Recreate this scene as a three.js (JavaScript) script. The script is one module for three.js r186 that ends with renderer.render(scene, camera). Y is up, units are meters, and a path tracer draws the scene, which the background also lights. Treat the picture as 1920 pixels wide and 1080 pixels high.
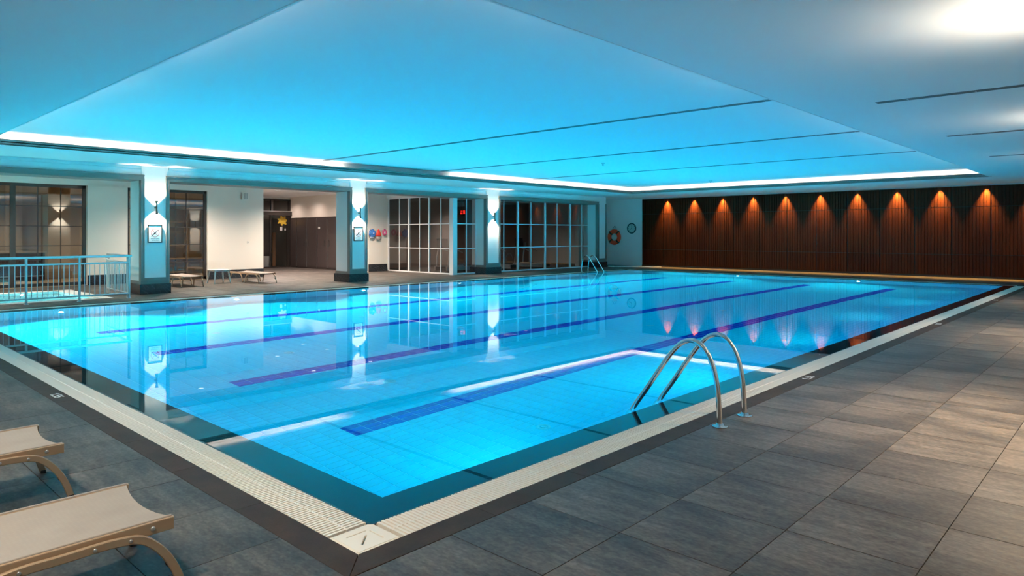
import * as THREE from 'three';
import { mergeGeometries } from 'three/addons/utils/BufferGeometryUtils.js';
import { RectAreaLightUniformsLib } from 'three/addons/lights/RectAreaLightUniformsLib.js';
import { FontLoader } from 'three/addons/loaders/FontLoader.js';
import { TextGeometry } from 'three/addons/geometries/TextGeometry.js';

// ---------------------------------------------------------------- camera, world, exposure
RectAreaLightUniformsLib.init();
const scene = new THREE.Scene();
scene.background = new THREE.Color(0, 0, 0);
const W = 1920, H = 1080, FOCAL = 1290;
const camera = new THREE.PerspectiveCamera((2 * Math.atan(H / 2 / FOCAL) * 180) / Math.PI, W / H, 0.05, 200);
const YAW = (43.05 * Math.PI) / 180;
camera.position.set(-2.33, 1.65, 3.28);
camera.lookAt(-2.33 + Math.cos(YAW), 1.65, 3.28 - Math.sin(YAW));
camera.setViewOffset(W, H, 0, 100, W, H); // shifted lens: level camera, horizon above the middle
const renderer = new THREE.WebGLRenderer({ antialias: true });
renderer.toneMapping = THREE.LinearToneMapping;
renderer.toneMappingExposure = 1.0;
renderer.shadowMap.enabled = true;

// light strengths
const P = {
  poolFar: 325, poolNear: 11, poolEnd: 150, kids: 80, cove: 20, coveNear: 34, sconceUp: 15, sconceDown: 26, nearUp: 8.5, nearDown: 62, wood: 120, lounge: 88, alcove: 46, room: 60, gym: 40, deck: 34,
};
const WARM = new THREE.Color(1.0, 0.86, 0.66), SOFT = new THREE.Color(1.0, 0.81, 0.66), AMBER = new THREE.Color(1.0, 0.55, 0.14), DECKW = new THREE.Color(1.0, 0.76, 0.52), POOLC = new THREE.Color(0.75, 0.95, 1.0);

// ---------------------------------------------------------------- helpers
let seed = 12345;
const rnd = () => { seed = (seed * 1664525 + 1013904223) >>> 0; return seed / 4294967296; };
const used = new Map();
const numbered = (n) => { const k = used.get(n) || 0; used.set(n, k + 1); return k ? n + '_' + String(k).padStart(3, '0') : n; };
function box(w, h, d, x = 0, y = 0, z = 0) { return new THREE.BoxGeometry(w, h, d).translate(x, y, z); }
function span(x0, x1, y0, y1, z0, z1) { return box(x1 - x0, y1 - y0, z1 - z0, (x0 + x1) / 2, (y0 + y1) / 2, (z0 + z1) / 2); }
function worldUV(g, s = 1, ox = 0, oy = 0) { // box mapping in metres
  const p = g.attributes.position, n = g.attributes.normal, uv = new Float32Array(p.count * 2);
  for (let i = 0; i < p.count; i++) {
    const ax = Math.abs(n.getX(i)), ay = Math.abs(n.getY(i)), az = Math.abs(n.getZ(i));
    let u, v;
    if (ay >= ax && ay >= az) { u = p.getX(i); v = p.getZ(i); } else if (ax >= az) { u = p.getZ(i); v = p.getY(i); } else { u = p.getX(i); v = p.getY(i); }
    uv[i * 2] = u * s + ox; uv[i * 2 + 1] = v * s + oy;
  }
  g.setAttribute('uv', new THREE.BufferAttribute(uv, 2));
  return g;
}
const flat = (list) => { const l = [].concat(list).map((g) => { g = g.index ? g.toNonIndexed() : g.clone(); for (const k of Object.keys(g.attributes)) if (!['position', 'normal', 'uv'].includes(k)) g.deleteAttribute(k); return g; }); return l.length > 1 ? mergeGeometries(l) : l[0]; };
function mesh(name, geo, mat, parent, uv = 1) {
  const g = Array.isArray(geo) ? flat(geo) : geo;
  if (uv) worldUV(g, uv);
  const m = new THREE.Mesh(g, mat); m.name = name; m.castShadow = m.receiveShadow = true;
  if (parent) parent.add(m);
  return m;
}
function thing(name, label, category, pos = [0, 0, 0], group) {
  const o = new THREE.Group(); o.name = numbered(name); o.position.set(...pos); o.userData = { label, category };
  if (group) o.userData.group = group;
  scene.add(o); return o;
}
function struct(name, label, category) {
  const o = new THREE.Group(); o.name = numbered(name); o.userData = { kind: 'structure' };
  if (label) { o.userData.label = label; o.userData.category = category; }
  scene.add(o); return o;
}
function tube(pts, r, seg = 40, rad = 10, closed = false) { return new THREE.TubeGeometry(new THREE.CatmullRomCurve3(pts.map((p) => new THREE.Vector3(...p)), closed, 'centripetal'), seg, r, rad, closed); }
function cyl(r0, r1, h, seg = 24) { return new THREE.CylinderGeometry(r0, r1, h, seg); }

// camera geometry used only to rank pieces by apparent size
const F3 = new THREE.Vector3(Math.cos(YAW), 0, -Math.sin(YAW)), R3 = new THREE.Vector3(Math.sin(YAW), 0, Math.cos(YAW));
function apparent(x, y, z, area) {
  const dx = x + 2.33, dz = z - 3.28, D = dx * F3.x + dz * F3.z;
  if (D < 1) return 0;
  const u = 960 + (FOCAL * (dx * R3.x + dz * R3.z)) / D, v = 440 + (FOCAL * (1.65 - y)) / D;
  if (u < -60 || u > 1980 || v < -40 || v > 1120) return 0;
  return (area * (1.65 - y)) / D ** 3;
}

// ---------------------------------------------------------------- textures
function hash2(x, y, s) { let h = Math.imul(x, 374761393) + Math.imul(y, 668265263) + Math.imul(s, 2147483647); h = Math.imul(h ^ (h >>> 13), 1274126177); return ((h ^ (h >>> 16)) >>> 0) / 4294967296; }
function vnoise(u, v, px, py, s) { // periodic value noise, u,v in 0..1
  const x = u * px, y = v * py, ix = Math.floor(x), iy = Math.floor(y), fx = x - ix, fy = y - iy, sx = fx * fx * (3 - 2 * fx), sy = fy * fy * (3 - 2 * fy);
  const h = (a, b) => hash2(((a % px) + px) % px, ((b % py) + py) % py, s);
  return (h(ix, iy) * (1 - sx) + h(ix + 1, iy) * sx) * (1 - sy) + (h(ix, iy + 1) * (1 - sx) + h(ix + 1, iy + 1) * sx) * sy;
}
function fbm(u, v, px, py, oct, s) { let a = 0.5, t = 0, n = 0; for (let i = 0; i < oct; i++) { t += a * vnoise(u, v, px << i, py << i, s + i); n += a; a *= 0.55; } return t / n; }
function tex(size, fn, srgb = true) {
  const d = new Uint8Array(size * size * 4);
  for (let y = 0; y < size; y++) for (let x = 0; x < size; x++) { const c = fn((x + 0.5) / size, (y + 0.5) / size), o = (y * size + x) * 4; for (let k = 0; k < 3; k++) d[o + k] = Math.max(0, Math.min(255, c[k] * 255)); d[o + 3] = 255; }
  const t = new THREE.DataTexture(d, size, size); t.wrapS = t.wrapT = THREE.RepeatWrapping; t.magFilter = THREE.LinearFilter; t.minFilter = THREE.LinearMipmapLinearFilter; t.generateMipmaps = true; if (srgb) t.colorSpace = THREE.SRGBColorSpace; t.needsUpdate = true; return t;
}
const mix = (a, b, t) => a.map((x, i) => x + (b[i] - x) * t);
// slate: streaks run along v (the short direction of the room)
const slateFn = (u, v) => { const st = fbm(u, v, 40, 6, 4, 3), m = fbm(u, v, 5, 4, 4, 11), f = fbm(u, v, 160, 90, 2, 23); return st * 0.33 + m * 0.4 + f * 0.27; };
const slateTex = tex(1024, (u, v) => { const t = Math.min(1, Math.max(0, (slateFn(u, v) - 0.28) * 2.1)); return mix([0.26, 0.26, 0.265], [0.58, 0.575, 0.56], t); });
const slateBump = tex(512, (u, v) => { const t = slateFn(u, v); return [t, t, t]; }, false);
const stoneTex = tex(512, (u, v) => { const t = fbm(u, v, 8, 8, 5, 31) * 0.7 + fbm(u, v, 120, 120, 2, 37) * 0.3; return mix([0.30, 0.28, 0.265], [0.46, 0.43, 0.41], t); });
const marbleTex = tex(512, (u, v) => { const w = fbm(u, v, 5, 5, 4, 41), r = Math.abs(Math.sin((u * 3 + v * 5 + w * 1.6) * Math.PI * 2)); const vein = Math.pow(1 - r, 7); return mix([0.13, 0.14, 0.16], [0.45, 0.46, 0.48], vein * 0.7 + fbm(u, v, 30, 30, 3, 43) * 0.15); });
const woodTex = tex(1024, (u, v) => { const w = fbm(u, v, 3, 2, 2, 51) * 0.15, g = fbm((u + w) % 1, v, 90, 3, 4, 53), b = vnoise(u, v, 26, 2, 57), f = fbm(u, v, 300, 24, 2, 59); const t = g * 0.5 + b * 0.35 + f * 0.15; return mix([0.19, 0.105, 0.06], [0.5, 0.31, 0.18], t); });
const tileTex = tex(256, (u, v) => { const t = fbm(u, v, 6, 6, 4, 61); return mix([0.5, 0.83, 0.88], [0.62, 0.9, 0.93], t); });
const weaveTex = tex(256, (u, v) => { const a = 0.5 + 0.5 * Math.sin(u * Math.PI * 2 * 32), b = 0.5 + 0.5 * Math.sin(v * Math.PI * 2 * 32), n = fbm(u, v, 6, 6, 3, 71); const t = (a * b) * 0.15 + n * 0.5 + 0.15; return mix([0.62, 0.58, 0.55], [0.70, 0.665, 0.63], t); });
const paintBump = tex(256, (u, v) => { const t = fbm(u, v, 24, 24, 4, 81); return [t, t, t]; }, false);

// ---------------------------------------------------------------- materials
const std = (color, roughness = 0.6, extra = {}) => new THREE.MeshStandardMaterial({ color: new THREE.Color(...(Array.isArray(color) ? color : [color, color, color])), roughness, ...extra });
const M = {};
M.paint = std([0.80, 0.79, 0.77], 0.62, { bumpMap: paintBump, bumpScale: 0.0006 });
M.ceiling = std([0.83, 0.83, 0.83], 0.7, { bumpMap: paintBump, bumpScale: 0.0005 });
M.lounge = std([0.76, 0.70, 0.62], 0.7, { bumpMap: paintBump, bumpScale: 0.0006 });
M.trim = std([0.215, 0.19, 0.175], 0.5);
M.slate = [0.92, 1.0, 1.08].map((k) => new THREE.MeshPhysicalMaterial({ color: new THREE.Color(0.6 * k, 0.525 * k, 0.465 * k), map: slateTex, roughness: 0.5, specularIntensity: 0.6, bumpMap: slateBump, bumpScale: 0.0022 }));
M.border = new THREE.MeshPhysicalMaterial({ color: new THREE.Color(0.46, 0.33, 0.24), map: stoneTex, roughness: 0.6, specularIntensity: 0.35 });
M.bed = std([0.035, 0.034, 0.033], 0.9);
M.marble = new THREE.MeshPhysicalMaterial({ map: marbleTex, roughness: 0.25 });
M.black = std([0.012, 0.013, 0.016], 0.3);
M.rim = std([0.001, 0.006, 0.018], 0.3);
M.grate = std([0.92, 0.83, 0.72], 0.5);
M.gutter = std([0.3, 0.22, 0.16], 0.8);
M.poolTile = new THREE.MeshStandardMaterial({ map: tileTex, roughness: 0.25 });
M.poolGrout = std([0.72, 0.9, 0.92], 0.8);
M.navy = [std([0.008, 0.03, 0.42], 0.25), std([0.012, 0.04, 0.48], 0.25), std([0.006, 0.025, 0.36], 0.25)];
M.steel = new THREE.MeshStandardMaterial({ color: new THREE.Color(0.72, 0.71, 0.69), metalness: 1, roughness: 0.14 });
M.brushed = new THREE.MeshStandardMaterial({ color: new THREE.Color(0.6, 0.6, 0.6), metalness: 1, roughness: 0.35 });
M.rail = std([0.7, 0.66, 0.65], 0.35, { metalness: 0.3 });
M.wood = [[0.95, 0.5, 0.24], [1.05, 0.55, 0.27], [0.82, 0.42, 0.2]].map((c) => new THREE.MeshPhysicalMaterial({ color: new THREE.Color(...c).multiplyScalar(0.5), map: woodTex, roughness: 0.6, specularIntensity: 0.25 }));
M.darkFrame = std([0.035, 0.028, 0.024], 0.4);
M.whiteFrame = std([0.78, 0.78, 0.78], 0.4);
M.darkGlass = new THREE.MeshPhysicalMaterial({ color: new THREE.Color(0.42, 0.4, 0.37), transmission: 1, thickness: 0, roughness: 0.0, ior: 2.1 });
M.gymGlass = new THREE.MeshPhysicalMaterial({ color: new THREE.Color(0.6, 0.56, 0.54), transmission: 1, thickness: 0, roughness: 0.0, ior: 1.75 });
M.clearGlass = new THREE.MeshPhysicalMaterial({ color: new THREE.Color(0.75, 0.76, 0.75), transmission: 1, thickness: 0, roughness: 0.0, ior: 1.6 });
M.bronze = new THREE.MeshStandardMaterial({ color: new THREE.Color(0.16, 0.12, 0.09), metalness: 0.7, roughness: 0.4 });
M.lampWhite = new THREE.MeshStandardMaterial({ color: 0xffffff, emissive: new THREE.Color(1, 0.93, 0.8), emissiveIntensity: 3, roughness: 0.5 });
M.lampCool = new THREE.MeshStandardMaterial({ color: 0xffffff, emissive: new THREE.Color(0.95, 0.98, 1), emissiveIntensity: 4, roughness: 0.5 });
M.lampCove = new THREE.MeshStandardMaterial({ color: 0xffffff, emissive: new THREE.Color(1, 0.94, 0.84), emissiveIntensity: 3, roughness: 0.5 });
M.lampPool = new THREE.MeshStandardMaterial({ color: 0xffffff, emissive: new THREE.Color(0.8, 0.97, 1), emissiveIntensity: 1.3, roughness: 0.5 });
M.sling = new THREE.MeshStandardMaterial({ map: weaveTex, color: new THREE.Color(0.84, 0.84, 0.85), roughness: 0.85 });
M.tan = std([0.42, 0.29, 0.19], 0.38, { metalness: 0.25 });
M.plastic = std([0.72, 0.70, 0.66], 0.5);
M.rubber = std([0.02, 0.02, 0.02], 0.8);
M.orange = std([0.98, 0.075, 0.02], 0.5);
M.locker = std([0.065, 0.05, 0.047], 0.35);
M.water = new THREE.MeshPhysicalMaterial({ color: 0xffffff, transmission: 1, thickness: 1, roughness: 0, ior: 1.33, attenuationColor: new THREE.Color(0.03, 0.86, 0.955), attenuationDistance: 2.6 });
M.kidsWater = new THREE.MeshPhysicalMaterial({ color: 0xffffff, transmission: 1, thickness: 1, roughness: 0, ior: 1.33, attenuationColor: new THREE.Color(0.4, 0.93, 0.96), attenuationDistance: 1.6 });

// lights
function spot(parent, x, y, z, tx, ty, tz, color, I, angle, pen = 0.5, radius = 2) {
  const s = new THREE.SpotLight(color, I, 0, angle, pen, 2); s.position.set(x, y, z); s.target.position.set(tx, ty, tz); s.castShadow = true; s.shadow.radius = radius; s.name = 'lamp_light';
  parent.add(s); parent.add(s.target); return s;
}

// ---------------------------------------------------------------- layout numbers
const X0 = -5.6, X1 = 28.8, ZN = 4.1, ZC = -17.1, ZB = -22.2, HC = 3.55, PL = 25, PW = 14.9, DEPTH = 1.55;
const BX0 = -0.4525, BX1 = PL + 0.4525, BZ1 = 0.455, BZ0 = -PW - 0.455; // outside of the stone border
const TRAY = { x0: 0.56, x1: 24.75, z0: -14.45, z1: -0.65, y: 3.83, lip: 3.67 };
const KID = { x0: -3.0, x1: 3.3, z0: -20.1, z1: -16.9 };

// ---------------------------------------------------------------- floor with its tiles
{
  const floor = struct('floor');
  const holeK = [KID.x0 - 0.4, KID.x1 + 0.4, KID.z0 - 0.35, KID.z1 + 0.35];
  mesh('floor_slab', [
    span(X0, BX0 + 0.02, -0.3, -0.012, -16.4, ZN), span(BX1 - 0.02, X1, -0.3, -0.012, ZB, ZN), span(BX0, BX1, -0.3, -0.012, BZ1 - 0.02, ZN), span(BX0, BX1, -0.3, -0.012, -16.4, BZ0 + 0.02),
    span(holeK[1], BX1, -0.3, -0.012, -22.4, -16.4), span(X0, holeK[0], -0.3, -0.012, -22.4, -16.4), span(holeK[0], holeK[1], -0.3, -0.012, -22.4, holeK[2]), span(holeK[0], holeK[1], -0.3, -0.012, holeK[3], -16.4), span(10.7, 15.7, -0.3, -0.012, -30, -22.4),
  ], M.bed, floor);
  const gx = [], gz = [];
  for (let k = -10; k < 48; k++) gx.push(0.205 + 0.6575 * k);
  for (let k = -48; k < 8; k++) gz.push(0.455 + 0.66 * k);
  const regions = [
    [X0, BX0, holeK[3], ZN], [X0, BX0, ZB, holeK[2]], [X0, holeK[0], holeK[2], holeK[3]], [BX0, BX1, BZ1, ZN], [BX0, holeK[1], ZB, holeK[2]], [BX0, holeK[1], holeK[3], BZ0], [holeK[1], BX1, ZB, BZ0], [BX1, X1, ZB, ZN], [10.72, 15.6, -29, ZB],
  ];
  const cells = [];
  for (const [a, b, c, d] of regions) for (let i = 0; i + 1 < gx.length; i++) {
    const x0 = Math.max(a, gx[i]), x1 = Math.min(b, gx[i + 1]); if (x1 - x0 < 0.03) continue;
    for (let j = 0; j + 1 < gz.length; j++) {
      const z0 = Math.max(c, gz[j]), z1 = Math.min(d, gz[j + 1]); if (z1 - z0 < 0.03) continue;
      if (x0 > 16.6 && z1 < -17.85 && x0 < 28 && c === ZB) continue; // the gym has a floor of its own
      cells.push({ x0, x1, z0, z1, s: apparent((x0 + x1) / 2, 0, (z0 + z1) / 2, (x1 - x0) * (z1 - z0)), full: x1 - x0 > 0.64 && z1 - z0 > 0.64 });
    }
  }
  cells.sort((p, q) => q.s - p.s);
  const G = 0.0025, rest = [];
  const variants = [];
  for (let k = 0; k < 8; k++) { const g = box(0.6575 - 2 * G, 0.014, 0.66 - 2 * G, 0, -0.007, 0); worldUV(g, 0.5, rnd(), rnd()); variants.push(g); }
  cells.forEach((c, n) => {
    const cx = (c.x0 + c.x1) / 2, cz = (c.z0 + c.z1) / 2, dy = (rnd() - 0.5) * 0.0012;
    if (n < 290 && c.s > 0) {
      const mat = M.slate[Math.floor(rnd() * 3)];
      let g;
      if (c.full) g = variants[Math.floor(rnd() * 8)];
      else { g = box(c.x1 - c.x0 - 2 * G, 0.014, c.z1 - c.z0 - 2 * G, 0, -0.007, 0); worldUV(g, 0.5, rnd(), rnd()); }
      const m = mesh('tile', g, mat, floor, 0); m.position.set(cx, dy, cz);
    } else { const g = box(c.x1 - c.x0 - 2 * G, 0.014, c.z1 - c.z0 - 2 * G, cx, -0.007 + dy, cz); worldUV(g, 0.5, rnd(), rnd()); rest.push(g); }
  });
  const f = mesh('tile_field', rest, M.slate[1], floor, 0); f.userData.kind = 'stuff';
}
// stone border round the pool, joints between its slabs
const font = await new FontLoader().loadAsync('fonts/droid/droid_sans_bold.typeface.json');
function depthMark(x, z, turn, label) {
  const t = new THREE.Group(); t.name = numbered('depth_marking'); t.userData = { label, category: 'depth marking', group: 'depth markings on the pool border' };
  const g = new TextGeometry('1.55', { font, size: 0.085, depth: 0.0015, curveSegments: 3 }); g.computeBoundingBox(); g.translate(-g.boundingBox.max.x / 2, -0.0425, 0); g.rotateX(-Math.PI / 2);
  mesh('lettering', g, std([0.75, 0.73, 0.7], 0.6), t, 0);
  t.position.set(x, 0.0002, z); t.rotation.y = turn; scene.add(t);
}
{
  const b = struct('trim_1'); b.userData.label = 'brown grey stone border slabs framing the large pool';
  const gi = 0.275, mats = [M.border, M.border];
  const strip = (x0, x1, z0, z1) => { const m = mesh('tile', box(x1 - x0, 0.02, z1 - z0, 0, -0.01, 0), mats[0], b, 0); worldUV(m.geometry, 1, rnd(), rnd()); m.position.set((x0 + x1) / 2, 0, (z0 + z1) / 2); };
  const prism = (pts) => { const s = new THREE.Shape(pts.map((p) => new THREE.Vector2(p[0], -p[1]))); const g = new THREE.ExtrudeGeometry(s, { depth: 0.02, bevelEnabled: false }); g.rotateX(-Math.PI / 2).translate(0, -0.02, 0); mesh('tile', worldUV(g, 1, rnd(), rnd()), M.border, b, 0); };
  const o = 0.4505, q = 0.0015;
  // mitred pieces at the near corner
  prism([[-gi, gi + q], [-o, o], [0.56 - q, o], [0.56 - q, gi]].map(([x, z]) => [x + (x < 0 ? q * 2 : 0), z]));
  prism([[-gi - q, gi], [-o, o], [-o, -0.74 + q], [-gi - q, -0.74 + q]].map(([x, z]) => [x - q, z]));
  const jx = [0.56]; while (jx[jx.length - 1] < 24.4) jx.push(jx[jx.length - 1] + 0.885); jx.push(PL + o);
  for (let i = 0; i + 1 < jx.length; i++) strip(jx[i] + q, jx[i + 1] - q, gi, o);
  const jz = [-0.74]; while (jz[jz.length - 1] > -14.3) jz.push(jz[jz.length - 1] - 0.967); jz.push(-PW - o);
  for (let i = 0; i + 1 < jz.length; i++) strip(-o, -gi, jz[i + 1] + q, jz[i] - q);
  for (let x = -gi; x < PL + gi; x += 1.78) strip(x + q, Math.min(x + 1.78, PL + o) - q, -PW - o, -PW - gi);
  for (let z = -PW - gi; z < gi; z += 1.78) strip(PL + gi, PL + o, z + q, Math.min(z + 1.78, gi) - q);
  mesh('border_bed', [span(-o, -gi + 0.01, -0.3, -0.0195, -PW - o, o), span(PL + gi - 0.01, PL + o, -0.3, -0.0195, -PW - o, o), span(-gi, PL + gi, -0.3, -0.0195, gi - 0.01, o), span(-gi, PL + gi, -0.3, -0.0195, -PW - o, -PW - gi + 0.01)], M.bed, b);
  depthMark(5.8, 0.36, 0, 'white depth figures on the long stone border just past the near pool ladder');
  depthMark(12.32, 0.36, 0, 'white depth figures halfway along the long stone border nearest the viewer');
  depthMark(18.65, 0.36, 0, 'white depth figures on the long border near the wood panelled wall');
  depthMark(-0.36, -4.95, -Math.PI / 2, 'white depth figures on the short stone border beyond the sun loungers');
}

// ---------------------------------------------------------------- pool
{
  const pool = struct('pool_basin'); pool.userData.label = 'large rectangular swimming pool basin with pale blue tiles and dark rim'; 
  const R = 0.29, d = DEPTH;
  mesh('basin', [span(-0.015, PL + 0.015, -d - 0.25, -d - 0.006, -PW - 0.015, 0.015), span(-0.015, R, -d - 0.006, -0.05, -PW - 0.015, 0.015), span(PL - R, PL + 0.015, -d - 0.006, -0.05, -PW - 0.015, 0.015), span(R, PL - R, -d - 0.006, -0.05, -R, 0.015), span(R, PL - R, -d - 0.006, -0.05, -PW - 0.015, -PW + R)], M.poolGrout, pool);
  // dark stone rim just under the water, with a low lip at its outer edge
  const rims = [span(-0.015, R, -0.05, -0.022, -PW - 0.015, 0.015), span(PL - R, PL + 0.015, -0.05, -0.022, -PW - 0.015, 0.015), span(R, PL - R, -0.05, -0.022, -R, 0.015), span(R, PL - R, -0.05, -0.022, -PW - 0.015, -PW + R)];
  for (const r of rims) mesh('rim', r, M.rim, pool);
  mesh('rim_lip', [span(-0.02, 0.0, -0.05, -0.003, -PW - 0.02, 0.02), span(PL, PL + 0.02, -0.05, -0.003, -PW - 0.02, 0.02), span(0, PL, -0.05, -0.003, 0, 0.02), span(0, PL, -0.05, -0.003, -PW - 0.02, -PW)], M.black, pool);
  mesh('gutter', [span(-0.28, -0.02, -0.3, -0.14, -PW - 0.28, 0.28), span(PL + 0.02, PL + 0.28, -0.3, -0.14, -PW - 0.28, 0.28), span(-0.02, PL + 0.02, -0.3, -0.14, 0.02, 0.28), span(-0.02, PL + 0.02, -0.3, -0.14, -PW - 0.28, -PW - 0.02)], M.gutter, pool);
  // floor tiles, lane lines made of navy tiles
  const tx = 0.2216, tz = 0.1115, lanes = [-3.05, -5.75, -8.5, -11.35], cand = [], y = -d;
  const nx = Math.floor((PL - 2 * R) / tx), nz = Math.floor((PW - 2 * R) / tz), zz = (k) => -R - (k + 0.5) * tz;
  const laneRow = lanes.map((z) => Math.round((-R - z) / tz - 0.5));
  for (let i = 0; i < nx; i++) for (let k = 0; k < nz; k++) {
    const x = R + (i + 0.5) * tx, z = zz(k), l = laneRow.findIndex((r) => Math.abs(k - r) <= 1), lane = l >= 0 && x > 1.84 && x < 22.65 ? l : -1;
    cand.push({ x, z, lane, s: apparent(x, y * 0.75, z, tx * tz) });
  }
  const g = box(tx - 0.01, 0.01, tz - 0.01, 0, y - 0.005, 0); worldUV(g, 1.5);
  const by = (f) => cand.filter(f).sort((a, b) => b.s - a.s);
  const normal = by((c) => c.lane < 0), keep = normal.slice(0, 160);
  const field = (list, mat, name, parent) => {
    const im = new THREE.InstancedMesh(g, mat, list.length), m4 = new THREE.Matrix4(); list.forEach((c, i) => im.setMatrixAt(i, m4.makeTranslation(c.x, 0, c.z)));
    im.name = name; im.userData.kind = 'stuff'; im.receiveShadow = im.castShadow = true; parent.add(im);
  };
  for (const c of keep) { const m = mesh('tile', g, M.poolTile, pool, 0); m.position.set(c.x, 0, c.z); }
  field(normal.slice(160), M.poolTile, 'tile_field', pool);
  lanes.forEach((_, l) => {
    const lg = new THREE.Group(); lg.name = 'lane_line'; pool.add(lg);
    const list = by((c) => c.lane === l), n = [70, 40, 18, 9][l];
    list.slice(0, n).forEach((c, i) => { const m = mesh('tile', g, M.navy[(i * 7) % 3], lg, 0); m.position.set(c.x, 0, c.z); });
    field(list.slice(n), M.navy[0], 'tile_row', lg);
  });
  const w = mesh('water', span(-0.012, PL + 0.012, -d - 0.1, -0.006, -PW - 0.012, 0.012), M.water, null);
  w.userData = { kind: 'structure', label: 'still clear blue water filling the large swimming pool' }; w.castShadow = false; scene.add(w);
}
// floor inlets and underwater lamps
{
  const ORD = ['first', 'second', 'third', 'fourth', 'fifth', 'sixth', 'seventh'], ROW = ['between near pool edge and nearest lane line', 'between the two nearest lane lines', 'between the two middle lane lines', 'between the two farthest lane lines', 'between farthest lane line and columns'];
  for (const [ri, z] of [-1.62, -4.37, -7.1, -9.85, -12.6].entries()) for (let k = 0; k < 7; k++) {
    const x = 3.42 + 3.31 * k; if (z < -9 && k > 4) continue;
    const t = thing('floor_inlet', 'round floor inlet ' + ROW[ri] + ', ' + ORD[k] + ' from left', 'inlet', [x, -DEPTH, z], 'round inlets on the pool floor');
    mesh('ring', new THREE.LatheGeometry([[0.045, 0.001], [0.05, 0.012], [0.075, 0.012], [0.085, 0.001]].map((p) => new THREE.Vector2(...p)), 24), M.plastic, t, 0);
    mesh('plug', cyl(0.03, 0.034, 0.014, 16).translate(0, 0.007, 0), M.plastic, t, 0);
  }
  const lamp = (x, z, nx, nz, where, I, k) => {
    const t = thing('underwater_lamp', 'round underwater lamp on the ' + where + ', ' + ORD[k] + ' from the left', 'pool light', [x, -0.6, z], 'underwater lamps on the ' + where);
    const a = Math.atan2(nx, nz);
    const ring = new THREE.TorusGeometry(0.065, 0.014, 8, 28), disc = cyl(0.056, 0.056, 0.02, 28).rotateX(Math.PI / 2);
    const r = mesh('ring', ring, M.brushed, t, 0), dsc = mesh('lens', disc, M.lampPool, t, 0);
    t.rotation.y = a; r.position.z = 0.012; dsc.position.z = 0.012;
    spot(t, 0, 0, 0.14, 0, -0.3, 3, POOLC, I, 1.1, 0.95, 2);
  };
  for (const [k, x] of [2.0, 6.0, 10.0, 14.0, 18.0, 22.4].entries()) { lamp(x, -PW + 0.29, 0, 1, 'far long pool wall', P.poolFar, k); lamp(x + 0.3, -0.29, 0, -1, 'near long pool wall', P.poolNear, k); }
  for (const [k, z] of [-9.2, -4.6].entries()) lamp(PL - 0.29, z, -1, 0, 'end pool wall below the wood panels', P.poolEnd, k);
}

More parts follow.
